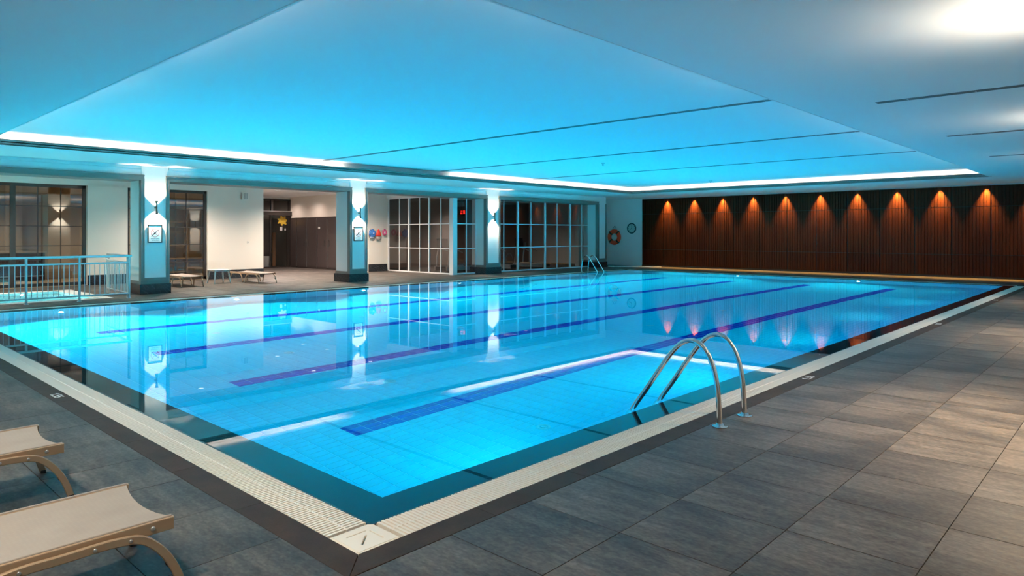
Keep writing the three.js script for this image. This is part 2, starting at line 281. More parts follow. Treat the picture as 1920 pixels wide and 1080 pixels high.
// ---------------------------------------------------------------- overflow gratings
{
  const pitch = 0.0282, gw = 0.255;
  const slat = box(0.017, 0.022, gw, 0, -0.011, 0); worldUV(slat);
  function grating(name, label, len, nKeep, place) {
    const t = thing(name, label, 'grating');
    const n = Math.floor(len / pitch), inst = [];
    for (let i = 0; i < n; i++) {
      if (i < nKeep) { const m = mesh('slat', slat, M.grate, t, 0); m.position.x = (i + 0.5) * pitch; } else inst.push((i + 0.5) * pitch);
    }
    const im = new THREE.InstancedMesh(slat, M.grate, inst.length), m4 = new THREE.Matrix4(); inst.forEach((x, i) => im.setMatrixAt(i, m4.makeTranslation(x, 0, 0))); im.name = 'slat_field'; im.userData.kind = 'stuff'; t.add(im);
    mesh('spine', box(len, 0.018, 0.011, len / 2, -0.0085, 0), M.grate, t);
    mesh('edge_strip', [box(len, 0.02, 0.008, len / 2, -0.016, gw / 2 - 0.004), box(len, 0.02, 0.008, len / 2, -0.016, -gw / 2 + 0.004)], M.grate, t);
    place(t); return t;
  }
  const c = 0.1475;
  grating('overflow_grating', 'cream slatted overflow grating along the pool edge with the near ladder', PL - 0.02, 150, (t) => { t.position.set(0.02, 0, c); });
  grating('overflow_grating', 'cream slatted overflow grating along the short pool edge beside the foreground loungers', PW - 0.02, 150, (t) => { t.position.set(-c, 0, -0.02); t.rotation.y = Math.PI / 2; });
  grating('overflow_grating', 'pale slatted overflow grating along the far pool edge before the columns', PL, 0, (t) => { t.position.set(0, 0, -PW - c); });
  grating('overflow_grating', 'pale slatted overflow grating along the end pool edge below the wood panels', PW, 0, (t) => { t.position.set(PL + c, 0, 0); t.rotation.y = Math.PI / 2; });
  // corner cover with three slots
  const t = thing('corner_cover', 'square cream drain cover with three slots at the near pool corner', 'drain cover', [-c, 0, c]);
  const h = 0.1275, s = new THREE.Shape(); s.moveTo(-h, -h); s.lineTo(h + 0.012, -h); s.lineTo(h + 0.012, h - 0.012); s.lineTo(h - 0.012, h + 0.012); s.lineTo(-h, h + 0.012); s.closePath(); // local x, y = -z; pool corner is at (+h, +h)
  const slot = (x, y, a, l, w) => { const p = new THREE.Path(), pts = []; for (let k = 0; k <= 8; k++) { const q = -Math.PI / 2 + (k / 8) * Math.PI; pts.push([l / 2 + Math.cos(q) * w, Math.sin(q) * w]); } for (let k = 0; k <= 8; k++) { const q = Math.PI / 2 + (k / 8) * Math.PI; pts.push([-l / 2 + Math.cos(q) * w, Math.sin(q) * w]); } p.setFromPoints(pts.map(([px, py]) => new THREE.Vector2(x + px * Math.cos(a) - py * Math.sin(a), y + px * Math.sin(a) + py * Math.cos(a)))); return p; };
  s.holes.push(slot(-0.012, -0.012, Math.PI / 4, 0.11, 0.0075), slot(0.0, 0.078, 0, 0.12, 0.0055), slot(0.078, 0.0, Math.PI / 2, 0.12, 0.0055));
  const g = new THREE.ExtrudeGeometry(s, { depth: 0.014, bevelEnabled: true, bevelSize: 0.002, bevelThickness: 0.002, bevelSegments: 1, curveSegments: 6 }); g.rotateX(-Math.PI / 2).translate(0, -0.014, 0);
  mesh('plate', g, M.grate, t, 0);
  mesh('plate_frame', [box(0.006, 0.004, 2 * h, -h + 0.012, 0.0028, 0), box(2 * h, 0.004, 0.006, 0, 0.0028, h - 0.012)], M.grate, t, 0);
  mesh('slot_tray', [box(0.24, 0.006, 0.02, 0.0, -0.02, -0.078), box(0.02, 0.006, 0.24, 0.078, -0.02, 0.0)], std([0.55, 0.5, 0.42], 0.7), t, 0);
}

// ---------------------------------------------------------------- ladders
function ladder(label, x, z, turn) {
  const t = thing('pool_ladder', label, 'ladder', [x, 0, z]); t.rotation.y = turn;
  for (const s of [0, 0.49]) {
    mesh('handrail', tube([[s, -0.01, 0.55], [s, 0.18, 0.54], [s, 0.4, 0.515], [s, 0.58, 0.455], [s, 0.685, 0.37], [s, 0.715, 0.285], [s, 0.69, 0.2], [s, 0.62, 0.115], [s, 0.45, -0.015], [s, 0.2, -0.19], [s, 0.05, -0.30], [s, -0.05, -0.36], [s, -0.2, -0.39], [s, -0.5, -0.40], [s, -0.95, -0.40]], 0.0225, 96, 14), M.steel, t, 0);
    mesh('flange', new THREE.LatheGeometry([[0, 0.03], [0.03, 0.028], [0.034, 0.012], [0.062, 0.008], [0.068, 0], [0, 0]].map((p) => new THREE.Vector2(...p)), 28).translate(s, 0.001, 0.55), M.steel, t, 0);
  }
  for (const y of [-0.32, -0.6, -0.88]) mesh('tread', box(0.46, 0.025, 0.07, 0.245, y, -0.40), M.steel, t, 0);
  return t;
}
ladder('chrome pool ladder rising from the deck at the near pool edge', 3.21, 0, 0);
ladder('chrome pool ladder at the far corner of the pool before the long window', 22.75, -PW, Math.PI);

// ---------------------------------------------------------------- ceiling with raised tray and cove
{
  const c = struct('ceiling'), t = TRAY, top = 4.15;
  const ZF = ZN + 0.2;
  mesh('ceiling_slab', [span(X0, t.x0, HC, t.lip - 0.04, ZC, ZF), span(t.x1, X1 + 0.3, HC, t.lip - 0.04, ZC, ZF), span(t.x0, t.x1, HC, t.lip - 0.04, t.z1, ZF), span(t.x0, t.x1, HC, t.lip - 0.04, ZC, t.z0), span(X0, X1 + 0.3, HC, top, -30, ZC)], M.ceiling, c, 1);
  mesh('tray', [span(X0, X1 + 0.3, t.y, top, ZC - 0.01, ZF)], M.ceiling, c, 1);
  const b = 0.32; // recess of the cove behind the lip
  mesh('cove_wall', [span(t.x0 - b - 0.1, t.x0 - b, t.lip - 0.05, t.y, t.z0 - b, t.z1 + b), span(t.x1 + b, t.x1 + b + 0.1, t.lip - 0.05, t.y, t.z0 - b, t.z1 + b), span(t.x0 - b, t.x1 + b, t.lip - 0.05, t.y, t.z1 + b, t.z1 + b + 0.1), span(t.x0 - b, t.x1 + b, t.lip - 0.05, t.y, t.z0 - b - 0.1, t.z0 - b)], M.ceiling, c, 1);
  // stepped cornice on the lip
  const lipM = M.trim;
  const ring = (o, w, y0, y1) => [span(t.x0 + o - w, t.x0 + o, y0, y1, t.z0 + o - w, t.z1 - o + w), span(t.x1 - o, t.x1 - o + w, y0, y1, t.z0 + o - w, t.z1 - o + w), span(t.x0 + o, t.x1 - o, y0, y1, t.z1 - o, t.z1 - o + w), span(t.x0 + o, t.x1 - o, y0, y1, t.z0 + o - w, t.z0 + o)];
  const lips = ring(0, 0.05, HC - 0.004, t.lip), st = ring(0.02, 0.03, HC + 0.012, HC + 0.05), st2 = ring(0.035, 0.05, HC + 0.07, t.lip - 0.012);
  mesh('cornice', [lips[1], lips[3], st[1], st[3], st2[1], st2[3]], lipM, c, 1);
  mesh('lip', [span(t.x0 + 0.0005, t.x0 + 0.03, HC - 0.003, t.lip, t.z0, t.z1), span(t.x0, t.x1, HC - 0.003, t.lip, t.z1 - 0.03, t.z1 - 0.0005)], M.ceiling, c, 1);
}
// cove light strips: a glowing strip and an area light of its size, both lying in the cove and facing up
function strip(label, x0, z0, x1, z1, near = false) {
  const len = Math.hypot(x1 - x0, z1 - z0), cx = (x0 + x1) / 2, cz = (z0 + z1) / 2, along = Math.abs(x1 - x0) > Math.abs(z1 - z0);
  const t = thing('cove_light_strip', label, 'light strip', [cx, TRAY.lip - 0.04, cz], 'light strips hidden in the ceiling cove');
  t.rotation.y = along ? 0 : Math.PI / 2;
  mesh('channel', box(len, 0.012, 0.05, 0, 0.006, 0), M.whiteFrame, t); mesh('diffuser', box(len - 0.02, 0.01, 0.036, 0, 0.016, 0), M.lampCove, t);
  const l = new THREE.RectAreaLight(WARM.clone().lerp(new THREE.Color(1, 1, 1), 0.35), near ? P.coveNear : P.cove, len - 0.02, 0.036); l.name = 'strip_light'; l.position.y = 0.026; const inward = along ? Math.sign(-7.5 - cz) : Math.sign(12.5 - cx); l.rotation.x = Math.PI / 2 + (along ? 1 : 1) * inward * (near ? 0.55 : -0.4); t.add(l);
}
{
  const t = TRAY, o = 0.15;
  strip('bright light strip in the cove above the left columns', t.x0 - 0.2, t.z0 - o, 9.45, t.z0 - o);
  strip('bright light strip in the cove running into the far ceiling corner', 13.8, t.z0 - o, t.x1 + 0.2, t.z0 - o);
  strip('bright light strip in the cove in front of the wood panelled wall', t.x1 + o, t.z0 - 0.1, t.x1 + o, t.z1 + 0.1);
  strip('light strip in the cove over the short pool edge', t.x0 - o, t.z0 + 0.2, t.x0 - o, -6.6, true);
  strip('light strip in the cove above the near pool corner', t.x0 - o, -6.0, t.x0 - o, t.z1, true);
  strip('light strip in the cove above the near pool ladder', t.x0, t.z1 + o, 3.6, t.z1 + o, true);
  strip('light strip in the cove above the middle of the near pool edge', 4.9, t.z1 + o, 7.9, t.z1 + o, true);
  strip('light strip in the cove above the near edge toward the wood wall', 9.3, t.z1 + o, 23.5, t.z1 + o, true);
}
// linear air slots in the ceiling
function slotVent(label, x, z0, z1, y, group) {
  const len = z1 - z0, t = thing('air_slot', label, 'air vent', [x, y, (z0 + z1) / 2]);
  mesh('frame', [box(0.012, 0.008, len, -0.055, -0.004, 0), box(0.012, 0.008, len, 0.055, -0.004, 0), box(0.012, 0.008, len, 0, -0.004, 0)], std([0.25, 0.25, 0.26], 0.5), t);
  mesh('slot', box(0.1, 0.004, len, 0, -0.002, 0), M.black, t);
  const bars = []; for (let z = -len / 2 + 0.4; z < len / 2; z += 0.8) bars.push(box(0.1, 0.007, 0.014, 0, -0.0045, z));
  mesh('bridge', bars, M.brushed, t);
}
[[8.5, 'nearest'], [13.1, 'middle'], [17.8, 'farthest']].forEach(([x, w]) => {
  slotVent({ nearest: 'long dark air slot across the raised ceiling, nearest of the three', middle: 'long dark air slot across the raised ceiling, second of the three', farthest: 'long dark air slot across the raised ceiling, closest to the wood wall' }[w], x + 0.15, TRAY.z0 - 0.1, TRAY.z1 + 0.1, TRAY.y);
  slotVent({ nearest: 'short dark air slot in the lower ceiling under the bright lamp glow', middle: 'short dark air slot in the lower ceiling, second from the top right', farthest: 'short dark air slot in the lower ceiling closest to the wood wall' }[w], x, 0.35, 3.2, HC);
});
for (const [x, z, l] of [[14.82, -8.96, 'small round sprinkler head under the raised ceiling between two air slots'], [23.4, -9.8, 'small round sprinkler head on the raised ceiling near the wood wall cove']]) {
  const t = thing('sprinkler', l, 'sprinkler', [x, TRAY.y, z]);
  mesh('plate', cyl(0.07, 0.05, 0.03, 20).translate(0, -0.015, 0), M.brushed, t, 0); mesh('head', cyl(0.02, 0.03, 0.06, 12).translate(0, -0.06, 0), M.brushed, t, 0);
}

// ---------------------------------------------------------------- outer walls
function wall(name, geos, mat) { const s = struct(name); mesh('wall_face', geos, mat, s); return s; }
wall('wall_near', [span(X0, X1 + 0.3, -0.3, 4.15, ZN, ZN + 0.25)], M.paint);
wall('wall_left', [span(X0 - 0.25, X0, -0.3, 4.15, -30, ZN + 0.25)], M.paint);
wall('wall_end', [span(X1, X1 + 0.3, -0.3, 4.15, -30, ZN)], M.paint);
// wood panelling on the end wall
{
  const w = struct('wall_panelling'); w.userData.label = 'dark walnut panelling with vertical grooves covering the end wall';
  mesh('backing', span(X1 - 0.03, X1 - 0.005, 0.02, 3.5, -16.4, ZN - 0.02), M.black, w);
  mesh('plinth', span(X1 - 0.07, X1 - 0.02, 0, 0.07, -16.4, ZN - 0.02), std([0.03, 0.02, 0.016], 0.6), w);
  const pitch = 1.267, rows = [[0.075, 0.872], [0.894, 2.702], [2.724, 3.5]];
  for (let k = 0; k < 17; k++) for (const [y0, y1] of rows) {
    const z0 = -16.4 + k * pitch + 0.014, z1 = Math.min(z0 + pitch - 0.028, ZN - 0.03), n = 11, w0 = (z1 - z0) / n, list = [worldUV(box(0.03, y1 - y0, z1 - z0, -0.04, (y0 + y1) / 2, (z0 + z1) / 2), 0.45)];
    for (let i = 0; i < n; i++) { const rw = w0 - 0.02; list.push(worldUV(box(0.022, y1 - y0, rw, -0.066, (y0 + y1) / 2, z0 + (i + 0.5) * w0), 0.45, rnd(), rnd())); }
    const g = flat(list);
    const m = mesh('panel', g, M.wood[Math.floor(rnd() * 3)], w, 0); m.position.x = X1;
  }
}
// lamps washing the panelling
for (let k = 0; k < 11; k++) {
  const z = -14.87 + 1.504 * k;
  const ord = ['first', 'second', 'third', 'fourth', 'fifth', 'sixth', 'seventh', 'eighth', 'ninth', 'tenth', 'eleventh'][k];
  const t = thing('wall_washer', 'small recessed ceiling spot over the wood panels, ' + ord + ' from the clock', 'spotlight', [X1 - 0.185, HC, z], 'recessed spots over the wood panelling');
  mesh('ring', new THREE.TorusGeometry(0.042, 0.008, 8, 20).rotateX(Math.PI / 2).translate(0, -0.004, 0), M.whiteFrame, t, 0);
  mesh('lens', cyl(0.036, 0.036, 0.006, 20).translate(0, -0.003, 0), M.lampCool, t, 0);
  spot(t, 0, -0.02, 0, 0.05, -2, 0, AMBER, P.wood, 0.55, 0.9, 1);
}

// ---------------------------------------------------------------- colonnade
function sconce(parentPos, turn, label, I, color = WARM, ang = 0.82, pen = 0.3, up0, dn0) {
  const t = thing('wall_sconce', label, 'wall lamp', parentPos); t.rotation.y = turn;
  mesh('mounting_plate', box(0.05, 0.04, 0.09, 0, 0, -0.055), M.bronze, t, 0);
  const prof = (s) => new THREE.LatheGeometry([[0.018, 0], [0.02, 0.03], [0.024, 0.08], [0.033, 0.14], [0.046, 0.19], [0.042, 0.19], [0.029, 0.14], [0.02, 0.08], [0.014, 0.035]].map(([r, y]) => new THREE.Vector2(r, y * s)), 24);
  const up = mesh('upper_shade', prof(1), M.bronze, t, 0), dn = mesh('lower_shade', prof(-1), M.bronze, t, 0);
  mesh('waist', cyl(0.022, 0.022, 0.03, 20), M.bronze, t, 0);
  mesh('upper_bulb', new THREE.SphereGeometry(0.022, 14, 10).translate(0, 0.11, 0), M.lampWhite, t, 0); mesh('lower_bulb', new THREE.SphereGeometry(0.022, 14, 10).translate(0, -0.11, 0), M.lampWhite, t, 0);
  const lz = up0 ? 0 : -0.052, ly = up0 ? 0.2 : 0.03, ld = up0 ? 0 : -0.036;
  spot(t, 0, ly, lz, 0, 2, lz - (up0 ? 0 : 0.3), color, up0 ?? I * P.sconceUp, ang, pen, 1); spot(t, 0, -ly, ld, 0, -2, ld, dn0 ? DECKW : color, dn0 ?? I * P.sconceDown, dn0 ? 1.15 : ang, dn0 ? 1 : pen, 1);
  return t;
}
function column(x0, x1, z0, z1, o = {}) { // z1 = pool-side face (toward +z unless o.flip)
  const c = struct('column'), h = HC, f = o.flip ? z0 : z1, s = o.flip ? -1 : 1;
  mesh('shaft', [span(x0 + 0.02, x1 - 0.02, 0.28, h - 0.001, z0 + 0.02, z1 - 0.02)], M.paint, c);
  const w = 0.095, d = 0.022, bars = (ww, dd, e) => [[x0 + e, x0 + e + ww, 0.36 + e, 3.2], [x1 - e - ww, x1 - e, 0.36 + e, 3.2], [x0 + e + ww, x1 - e - ww, 0.36 + e, 0.36 + e + ww]].map(([a, b, y0, y1]) => span(a, b, y0, y1, Math.min(f, f + s * dd), Math.max(f, f + s * dd)));
  mesh('moulding', [...bars(w, 0.012, 0), ...bars(0.03, d, 0), ...bars(0.02, d, 0.072), span(x0 - 0.0, x1, 0.28, 0.37, z0, z1)], M.trim, c);
  // corner posts along the opening
  { const za = f - (s > 0 ? 0.14 : 0), zb = f + (s > 0 ? 0 : 0.14), e = 0.0015 * s; mesh('corner_bead', [span(x0 - 0.001, x0 + 0.025, 0.371, 3.15, za - e, zb - e), span(x1 - 0.025, x1 + 0.001, 0.371, 3.15, za - e, zb - e)], M.trim, c); }
  const mid = (x0 + x1) / 2, p = 0.035;
  for (const g of [span(x0 - p, mid - 0.002, 0, 0.28, z1 - 0.25, z1 + p), span(mid + 0.002, x1 + p, 0, 0.28, z1 - 0.25, z1 + p), span(x0 - p, mid, 0, 0.28, z0 - p, z1 - 0.254), span(mid + 0.002, x1 + p, 0, 0.28, z0 - p, z1 - 0.254)]) mesh('plinth_tile', g, M.marble, c, 1.1);
}
const COLS = [[-2.2, -1.4], [4.53, 5.28], [11.25, 11.98], [17.9, 18.75], [25.78, 26.52]];
for (const [a, b] of COLS) column(a, b, -18.0, ZC);
for (const [a, b] of [[4.53, 5.28], [11.25, 11.98], [17.9, 18.75], [24.8, 25.55]]) column(a, b, 2.75, 3.65, { flip: true });
{
  const b = struct('beam'), edges = [X0, ...COLS.flat(), X1];
  mesh('beam_body', span(X0, 26.5, 3.16, HC, -17.98, ZC - 0.035), M.paint, b);
  const arc = [], arcB = [];
  for (let i = 0; i < edges.length; i += 2) {
    const a = edges[i], e = edges[i + 1]; if (i === edges.length - 2) continue;
    for (const [y0, y1, d] of [[3.16, 3.29, 0.012], [3.27, 3.3, 0.034], [3.16, 3.185, 0.03]]) arc.push(span(a - 0.09, e + 0.09, y0, y1, ZC - 0.03, ZC + d));
    arcB.push(span(a, e, 3.15, 3.19, -17.99, ZC + 0.005));
  }
  mesh('architrave', [...arc, ...arcB], M.trim, b);
  { const seg = []; for (let i = 0; i + 2 < edges.length; i += 2) seg.push(span(edges[i] - (i ? 0.01 : 0), Math.min(edges[i + 1] + 0.01, 26.5), 3.47, HC, ZC - 0.035, ZC + 0.0)); mesh('cornice', seg, M.paint, b); }
}
{ // end bay wall beside the wood panelling, closing the colonnade
  const w = struct('wall_end_pier'); mesh('wall_face', span(26.4, X1, 0, HC, -19.0, -18.78), M.paint, w);
}
sconce([4.905, 2.4, ZC + 0.1], 0, 'lit hourglass sconce on the left column above the railing', 1);
sconce([11.615, 2.4, ZC + 0.1], 0, 'lit hourglass sconce on the middle column before the dark lockers', 1);
sconce([18.325, 2.4, ZC + 0.1], 0, 'lit hourglass sconce on the column between the two white framed windows', 1);
sconce([-1.8, 2.4, ZC + 0.1], 0, 'lit hourglass sconce on the outermost column left of the railing', 1);
[['left column above the railing', 4.905], ['middle column', 11.615]].forEach(([w, x]) => sconce([x, 2.4, -18.1], Math.PI, 'lit hourglass sconce on the lounge side of the ' + w, 0.6));
[[4.905, 'first'], [11.615, 'second'], [18.325, 'third']].forEach(([x, w]) => sconce([x, 2.4, 2.65], Math.PI, 'lit hourglass sconce out of view on the near wall, ' + w + ' past the viewer', 1, WARM, 1.35, 1, P.nearUp, P.nearDown));  // out of view; they light the near ceiling and warm the right deck
[[-3.2, 'beside the loungers'], [-9.5, 'level with the short pool edge']].forEach(([z, w]) => sconce([X0 + 0.1, 2.4, z], Math.PI / 2, 'unseen lit hourglass sconce on the left wall ' + w, 1.3));  // unseen sconces, placed to brighten the left deck

// no diving signs
{
  const cv = document.createElement('canvas'); cv.width = 320; cv.height = 420; const g = cv.getContext('2d');
  g.fillStyle = '#f4efe9'; g.fillRect(0, 0, 320, 420);
  g.fillStyle = '#e2a79b'; g.font = 'bold 24px sans-serif'; g.textAlign = 'center'; g.fillText('DİKKAT / WARNING', 160, 62);
  g.strokeStyle = '#c8262c'; g.lineWidth = 11; g.beginPath(); g.ellipse(160, 190, 104, 104, 0, 0, 7); g.stroke();
  g.beginPath(); g.moveTo(88, 118); g.lineTo(232, 262); g.stroke();
  g.save(); g.translate(160, 190); g.rotate(-0.74); g.fillStyle = '#2a1c17';
  g.beginPath(); g.ellipse(-14, 0, 78, 15, 0, 0, 7); g.fill(); g.beginPath(); g.ellipse(96, 0, 44, 7, 0, 0, 7); g.fill(); g.beginPath(); g.arc(-104, 0, 15, 0, 7); g.fill(); g.fillRect(-136, -4, 40, 8); g.restore();
  g.fillStyle = '#2b2b2f'; g.font = 'bold 32px sans-serif'; g.fillText('Havuza Dalma', 160, 350); g.fillText('Do not dive', 160, 390);
  const t = new THREE.CanvasTexture(cv); t.colorSpace = THREE.SRGBColorSpace;
  const print = new THREE.MeshStandardMaterial({ map: t, roughness: 0.5 });
  for (const [x, w] of [[4.905, 'left column'], [11.615, 'middle column']]) {
    const s = thing('warning_sign', 'framed no diving sign with red circle below the lamp on the ' + w, 'sign', [x - 0.01, 1.675, ZC + 0.004]);
    const fw = 0.38, fh = 0.5, b = 0.025;
    mesh('frame', [box(fw, b, 0.024, 0, fh / 2 - b / 2, 0), box(fw, b, 0.024, 0, -fh / 2 + b / 2, 0), box(b, fh, 0.024, -fw / 2 + b / 2, 0, 0), box(b, fh, 0.024, fw / 2 - b / 2, 0, 0)], M.darkFrame, s);
    mesh('poster', new THREE.PlaneGeometry(fw - 2 * b, fh - 2 * b).translate(0, 0, 0.008), print, s, 0);
    mesh('backboard', box(fw - 0.01, fh - 0.01, 0.008, 0, 0, 0), M.darkFrame, s);
  }
}

// ---------------------------------------------------------------- lounge behind the columns
{
  wall('wall_back', [
    span(X0, 10.7, 3.25, HC, -22.45, ZB), span(4.6, 5.8, 0, 3.25, -22.45, ZB + 0.1), span(8.52, 10.7, 0, 3.25, -22.45, ZB), span(X0, -3.6, 0, 3.25, -22.45, ZB),
  ], M.lounge);
  wall('wall_alcove', [span(10.45, 10.7, 0, HC, -29.2, -22.45), span(10.45, 15.85, 0, HC, -29.4, -29.03).translate(0, 0, 0)].slice(0, 1).concat([span(10.7, 13.2, 0, HC, -29.3, -29.02), span(13.2, 15.85, 3.44, HC, -29.3, -29.02), span(15.62, 15.85, 2.5, HC, -29, ZB - 0.25), span(15.62, 16.72, 0, HC, -22.4, ZB)]), M.lounge);
  wall('wall_locker_back', [span(15.79, 15.95, 0, 2.5, -29, ZB - 0.25)], M.lounge);
  const sk = struct('baseboard_back');
  for (const [a, b, z] of [[4.6, 5.8, ZB + 0.1], [8.52, 9.25, ZB], [9.254, 9.98, ZB], [9.984, 10.7, ZB], [15.62, 16.15, ZB], [16.154, 16.63, ZB]]) mesh('plinth_tile', span(a, b, 0, 0.33, z, z + 0.025), M.marble, sk, 1.1);
}
function windowGrid(name, label, o) {
  // o: axis 'x' or 'z', at (fixed coordinate), a0..a1, y0..y1, cols (positions incl. ends), rows, frame/bar widths
  const s = struct(name); s.userData.label = label;
  const B = (a0, a1, y0, y1, d) => (o.axis === 'x' ? span(a0, a1, y0, y1, o.at - d / 2, o.at + d / 2) : span(o.at - d / 2, o.at + d / 2, y0, y1, a0, a1));
  const fw = o.frame, { a0, a1, y0, y1 } = o, D = o.depth ?? 0.08;
  mesh('window_frame', [B(a0, a1, y1 - fw, y1, D), B(a0, a1, y0, y0 + fw, D), B(a0, a0 + fw, y0, y1, D), B(a1 - fw, a1, y0, y1, D)], o.mat, s);
  for (const [a, w] of o.posts || []) mesh('post', B(a - w / 2, a + w / 2, y0, y1, D * 1.05), o.mat, s);
  const bw = o.bar, c = o.cols, r = o.rows;
  for (let i = 1; i + 1 < c.length; i++) mesh('mullion', B(c[i] - bw / 2, c[i] + bw / 2, y0 + fw, y1 - fw, D * 0.5), o.mat, s);
  for (let j = 1; j + 1 < r.length; j++) mesh('transom_bar', B(a0 + fw, a1 - fw, r[j] - bw / 2, r[j] + bw / 2, D * 0.45), o.mat, s);
  for (let i = 0; i + 1 < c.length; i++) for (let j = 0; j + 1 < r.length; j++) {
    const g = o.axis === 'x' ? new THREE.PlaneGeometry(c[i + 1] - c[i], r[j + 1] - r[j]).translate((c[i] + c[i + 1]) / 2, (r[j] + r[j + 1]) / 2, o.at) : new THREE.PlaneGeometry(c[i + 1] - c[i], r[j + 1] - r[j]).rotateY(-Math.PI / 2).translate(o.at, (r[j] + r[j + 1]) / 2, (c[i] + c[i + 1]) / 2);
    mesh('pane', g, o.glass, s, 0);
  }
}
const five = [0.06, 0.68, 1.3, 1.92, 2.55, 3.25];
windowGrid('window_1', 'dark framed lounge window with glazing bars behind the railing', { axis: 'x', at: -22.3, a0: -3.6, a1: 4.6, y0: 0.02, y1: 3.25, frame: 0.1, bar: 0.022, mat: M.darkFrame, glass: M.darkGlass, cols: [-3.55, -2.1, -1.0, 0.3, 1.45, 2.63, 3.28, 3.9, 4.5], rows: five, posts: [[2.63, 0.14], [-1.0, 0.14]] });
windowGrid('window_2', 'dark framed lounge window with glazing bars behind the left column', { axis: 'x', at: -22.3, a0: 5.8, a1: 8.52, y0: 0.02, y1: 3.25, frame: 0.1, bar: 0.022, mat: M.darkFrame, glass: M.darkGlass, cols: [5.88, 6.5, 7.15, 7.8, 8.44], rows: five });
const gymRows = [0.05, 1.07, 2.1, 3.2];
windowGrid('window_3', 'white framed gridded glass partition facing the dark lockers', { axis: 'z', at: 16.68, a0: -22.17, a1: -17.86, y0: 0.01, y1: 3.3, frame: 0.05, bar: 0.035, mat: M.whiteFrame, glass: M.gymGlass, cols: [-22.13, -21.35, -20.67, -19.94, -19.3, -18.55, -17.9], rows: gymRows, posts: [[-20.67, 0.09], [-19.3, 0.06]] });
windowGrid('window_4', 'narrow white framed gridded window left of the third column', { axis: 'x', at: -17.75, a0: 16.78, a1: 17.95, y0: 0.01, y1: 3.26, frame: 0.05, bar: 0.035, mat: M.whiteFrame, glass: M.gymGlass, cols: [16.82, 17.38, 17.91], rows: gymRows });
windowGrid('window_5', 'long white framed gridded window beside the far ladder', { axis: 'x', at: -17.75, a0: 18.75, a1: 26.35, y0: 0.01, y1: 3.2, frame: 0.05, bar: 0.035, mat: M.whiteFrame, glass: M.gymGlass, cols: [18.79, 19.64, 20.55, 21.45, 22.45, 23.35, 24.36, 25.3, 26.31], rows: [0.05, 1.08, 2.12, 3.16], posts: [[20.55, 0.08], [22.45, 0.08], [24.36, 0.08]] });
{
  const w = struct('wall_gym_front');
  mesh('wall_face', [span(16.55, 16.78, 0, HC, -17.88, -17.65), span(16.6, 16.76, 3.3, HC, -22.2, -17.86), span(16.78, 17.95, 3.26, HC, -17.85, -17.65), span(18.75, 26.35, 3.2, HC, -17.85, -17.65), span(26.35, 26.52, 0, HC, -17.85, -17.6)], M.paint, w);
}
// recessed downlights of lounge and passage; paddling pool and partition ones unseen, lighting their bays
const downs = [[7.5, -20.3, 1, 'lounge ceiling above the white side table'], [11.7, -20.2, 1, 'lounge ceiling behind the middle column'], [1.2, -20.3, 0.8, 'lounge ceiling above the paddling pool, out of view'], [14.3, -20.2, 1, 'lounge ceiling in front of the glass partition, out of view'], [12.33, -24.15, 3, 'passage ceiling near the lounge corner'], [14.75, -24.15, 0.2, 'passage ceiling over the lockers nearest the pool'], [14.8, -26.3, 0.2, 'passage ceiling over the middle of the lockers'], [14.8, -28.3, 0.2, 'passage ceiling in front of the glass door']];
for (const [x, z, k, w] of downs) {
  const t = thing('downlight', 'round recessed downlight in the ' + w, 'downlight', [x, HC, z]);
  mesh('ring', new THREE.TorusGeometry(0.1, 0.014, 8, 24).rotateX(Math.PI / 2).translate(0, -0.005, 0), M.whiteFrame, t, 0);
  mesh('lens', cyl(0.095, 0.095, 0.008, 24).translate(0, -0.004, 0), M.lampWhite, t, 0);
  spot(t, 0, -0.03, 0, 0, -2, 0, z < -23 ? new THREE.Color(1, 0.8, 0.72) : SOFT, k * (z < -23 ? P.alcove : P.lounge), 1.3, 0.7, 4);
}
[[0.4, 3.3], [3.6, 3.3], [6.8, 3.3], [10.0, 3.3], [13.4, 3.3], [-2.8, 0.6], [-2.8, -2.4], [-2.8, -5.4]].forEach(([x, z], i) => {  // ceiling lamps out of view, placed to light the near and left deck
  const side = x > 0, n = side ? i : i - 5, ord = ['first', 'second', 'third', 'fourth', 'fifth', 'sixth', 'seventh'][n];
  const t = thing('downlight', 'unseen recessed downlight lighting the ' + (side ? 'near deck along the colonnade' : 'deck behind the loungers') + ', ' + ord + ' from the viewer', 'downlight', [x, HC, z]);
  mesh('ring', new THREE.TorusGeometry(0.1, 0.014, 8, 24).rotateX(Math.PI / 2).translate(0, -0.005, 0), M.whiteFrame, t, 0); mesh('lens', cyl(0.095, 0.095, 0.008, 24).translate(0, -0.004, 0), M.lampWhite, t, 0);
  spot(t, 0, -0.03, 0, side ? 0 : 0.5, -2, side ? -0.25 : 0, side ? DECKW : WARM, P.deck * (side ? 0.62 : 1.55), 0.95, 0.8, 5);
});
